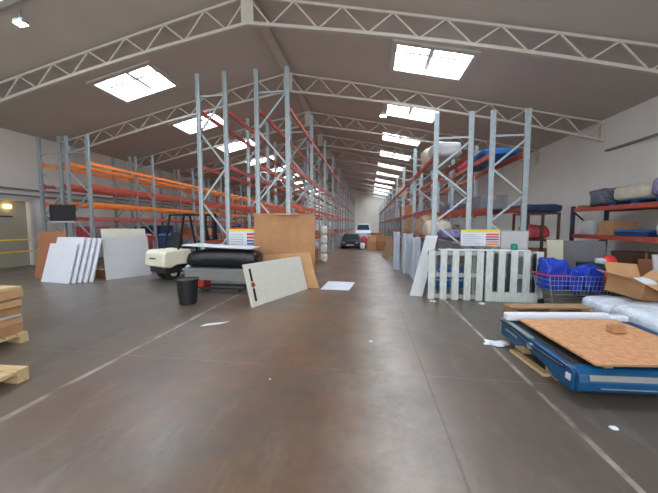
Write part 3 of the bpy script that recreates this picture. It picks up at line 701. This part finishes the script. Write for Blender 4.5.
# ---------------------------------------------------------------- cream door leaf and cardboard
a_ = math.radians(15); P, u, up, out, L = board_frame((-2.22, 5.20), (-1.50, 6.96), a_)
D = thing('door_leaf', 'cream door leaf lying on its long side, leaning on the brown cardboard', 'door leaf')
D.matrix_world = Matrix(((u.x, -out.x, up.x, P.x), (u.y, -out.y, up.y, P.y), (u.z, -out.z, up.z, .002), (0, 0, 0, 1)))
MB().box(0, L, 0, .042, 0, .86).build('door_slab', M_cream, D, bevel=.003)
MB().box(.10, .155, -.004, -.0005, .10, .36).build('slot', M_black, D); MB().box(.10, .155, -.004, -.0005, .50, .76).build('slot', M_black, D)
MB().tube((.13, -.012, .43), (.13, -.0005, .43), .055, 18).build('lock_rosette', M_cardred, D)
MB().box(.115, .145, -.02, -.012, .40, .46).build('latch', M_dark, D)
t = thing('cardboard_sheet', 'large brown cardboard sheet with torn top flap, standing behind the cream door leaf', 'cardboard')
a_ = math.radians(5); P, u, up, out, L = board_frame((-3.02, 7.15), (-1.37, 7.15), a_)
t.matrix_world = Matrix(((u.x, -out.x, up.x, P.x), (u.y, -out.y, up.y, P.y), (u.z, -out.z, up.z, .002), (0, 0, 0, 1)))
MB().prism([(0, 0), (L, 0), (L, 1.88), (L*.82, 1.90), (L*.6, 1.905), (L*.3, 1.925), (0, 1.93)], 0, .012, 'Y').build('sheet', M_card, t)
vs = [(L*.3, 0, 1.925), (L*.62, 0, 1.905), (L*.78, -.02, 1.90), (L*.74, -.10, 1.87), (L*.36, -.10, 1.88)]; vs += [(x, y, z + .008) for x, y, z in vs]
MB().add(vs, [(4,3,2,1,0),(5,6,7,8,9)] + [(i, (i+1) % 5, 5+(i+1) % 5, 5+i) for i in range(5)]).build('torn_flap', M_card2, t)
o = MB().prism([(-3.0, 0), (-1.22, 0), (-1.36, .45), (-1.46, .92), (-2.2, .86), (-3.0, .80)], -.006, .006, 'Y').build('pale_cardboard_sheet', M_card2)
o.location = (0, 7.04, .01); o.rotation_euler.x = math.radians(-3); tag(o, 'lower paler cardboard sheet between the door leaf and the tall brown sheet', 'cardboard')
# white stack at the left rack face far on
for i in range(4):
    sack('white speckled bag in the tall stack at the left rack face, %s from the floor' % ORD[i], -1.93, 12.4, i*.40, .13, .25, .19, M_spk, 50 + i, 'white_bag', 'bag', 'white bags stacked by the left rack', e=.5, rough=.04)

# goods on the tall left racks (ground and first level)
for bay in range(1, 9):
    for x, nm2 in ((-2.55, 'aisle-side row'), (-4.24, 'forklift-side row')):
        if random.random() < .45: continue
        m = random.choice([M_card, M_greysheet, M_whiteg, M_cardred]); cn = {M_card: 'brown', M_greysheet: 'grey', M_whiteg: 'white', M_cardred: 'reddish brown'}[m]
        carton('%s carton on the floor of the left rack, %s, %s bay' % (cn, nm2, ORD[bay]), x, 7.5 + 3.25*bay + random.uniform(.8, 2.4), 0, .65, .8, random.uniform(.45, .8), 0, m, 'cartons on the floor under the left rack')
for bay in range(0, 6):
    for x, nm2 in ((-10.24, 'inner'), (-11.38, 'outer')):
        m = random.choice([M_card, M_greysheet, M_pink, M_cardred, M_navy]); cn = {M_card: 'brown', M_greysheet: 'grey', M_pink: 'dark pink', M_cardred: 'reddish brown', M_navy: 'navy'}[m]
        carton('%s carton low on the far left racks, %s row, %s bay' % (cn, nm2, ORD[bay]), x, 9.0 + 3.05*bay + random.uniform(.9, 2.1), 1.06, .62, .9, random.uniform(.35, .55), 0, m, 'cartons on the far left racks')

# ---------------------------------------------------------------- aisle: papers, vehicles, cartons
for pts, lb in ((((-1.18, 6.95), (-.46, 6.95), (-.36, 7.95), (-1.12, 8.0)), 'large white sheet lying flat on the aisle floor'), (((-2.63, 4.10), (-2.36, 4.26), (-2.29, 4.38), (-2.60, 4.22)), 'small white paper sheet on the floor left of centre')):
    o = MB().prism(pts, .001, .006, 'Z').build('paper_sheet', M_white); tag(o, lb, 'paper')
for x, y, r, lb in ((.05, 3.86, .028, 'small pebble-like scrap in the middle of the floor'), (-1.0, 2.75, .012, 'tiny white crumb on the floor left of centre'), (1.93, 2.42, .03, 'white paper scrap on the floor under the lift corner'), (1.35, 6.12, .05, 'pale scrap at the foot of the left standing pallet'), (2.30, 6.05, .06, 'pale film scrap at the foot of the right standing pallet')):
    sack(lb, x, y, 0, r, r*.7, r*.3, M_white, int(y*10), 'floor_scrap', 'scrap')

def car(label, x, y, Wd, L, H, m, hood=.45):
    t = thing('car', label, 'car', (x, y, 0)); hw = Wd/2
    prof = [(0, .18*H), (0, .50*H), (.08*L, .57*H), (.28*L, .62*H), (.40*L, .98*H), (.72*L, H), (.93*L, .66*H), (L, .62*H), (L, .18*H)]
    # body tapering to the roof
    vs = []; n = len(prof)
    for sgn in (-1, 1):
        for yy, zz in prof: vs.append((sgn*hw*(1 if zz < .7*H else .80), yy, zz))
    mb = MB().add(vs, [tuple(range(n)), tuple(range(2*n-1, n-1, -1))] + [(k, n+k, n+(k+1) % n, (k+1) % n) for k in range(n)]); mb.build('car_body', m, t, bevel=.04)
    z0, z1, ya, yb = .65*H, .94*H, .29*L, .385*L
    MB().add([(-hw*.86, ya - .02, z0), (hw*.86, ya - .02, z0), (hw*.72, yb - .02, z1), (-hw*.72, yb - .02, z1), (-hw*.86, ya - .01, z0), (hw*.86, ya - .01, z0), (hw*.72, yb - .01, z1), (-hw*.72, yb - .01, z1)], [(0,1,2,3),(7,6,5,4),(0,4,5,1),(1,5,6,2),(2,6,7,3),(3,7,4,0)]).build('windscreen', M_glass, t)
    for sgn in (-1, 1):
        for yy in (.2*L, .8*L):
            MB().tube((sgn*(hw - .14), yy, .17*H + .06), (sgn*(hw + .005), yy, .17*H + .06), .17*H + .06, 18).build('wheel', M_rubber, t)
        MB().box(sgn*hw*.72 - .12, sgn*hw*.72 + .12, -.02, .0, .40*H, .48*H).build('headlight', M_galv, t)
    MB().box(-hw*.4, hw*.4, -.025, -.002, .24*H, .30*H).build('number_plate', M_white, t)
    return t
car('small black car parked in the main aisle', -1.22, 19.4, 1.28, 2.9, 1.0, M_black)
car('white van parked at the far end of the aisle, behind the black car', -.50, 27.5, 1.45, 3.6, 1.78, M_white)
sack('dark red and white bundle between the black car and the cartons', -.28, 20.0, 0, .26, .3, .42, M_pink, 60, 'cloth_bundle', 'bundle')
sack('small white bag on the floor right of the black car', -.38, 19.2, 0, .17, .2, .22, M_white, 61, 'white_bag', 'bag')
for i, (x, y, z, a2, b2, h2, lb) in enumerate(((.22, 19.0, 0, .60, .6, .55, 'brown carton on the aisle floor, left of the pile'), (.85, 18.9, 0, .62, .6, .60, 'brown carton on the aisle floor, right of the pile'), (.25, 19.05, .552, .5, .5, .38, 'upper left carton of the aisle pile'), (.82, 18.95, .602, .52, .5, .36, 'upper right carton of the aisle pile'), (.55, 20.0, 0, .7, .6, 1.1, 'tall carton at the back of the aisle pile'))):
    carton(lb, x, y, z, a2, b2, h2, .05*i, [M_card, M_cardred, M_card2, M_card, M_cardred][i], 'cartons piled in the aisle')
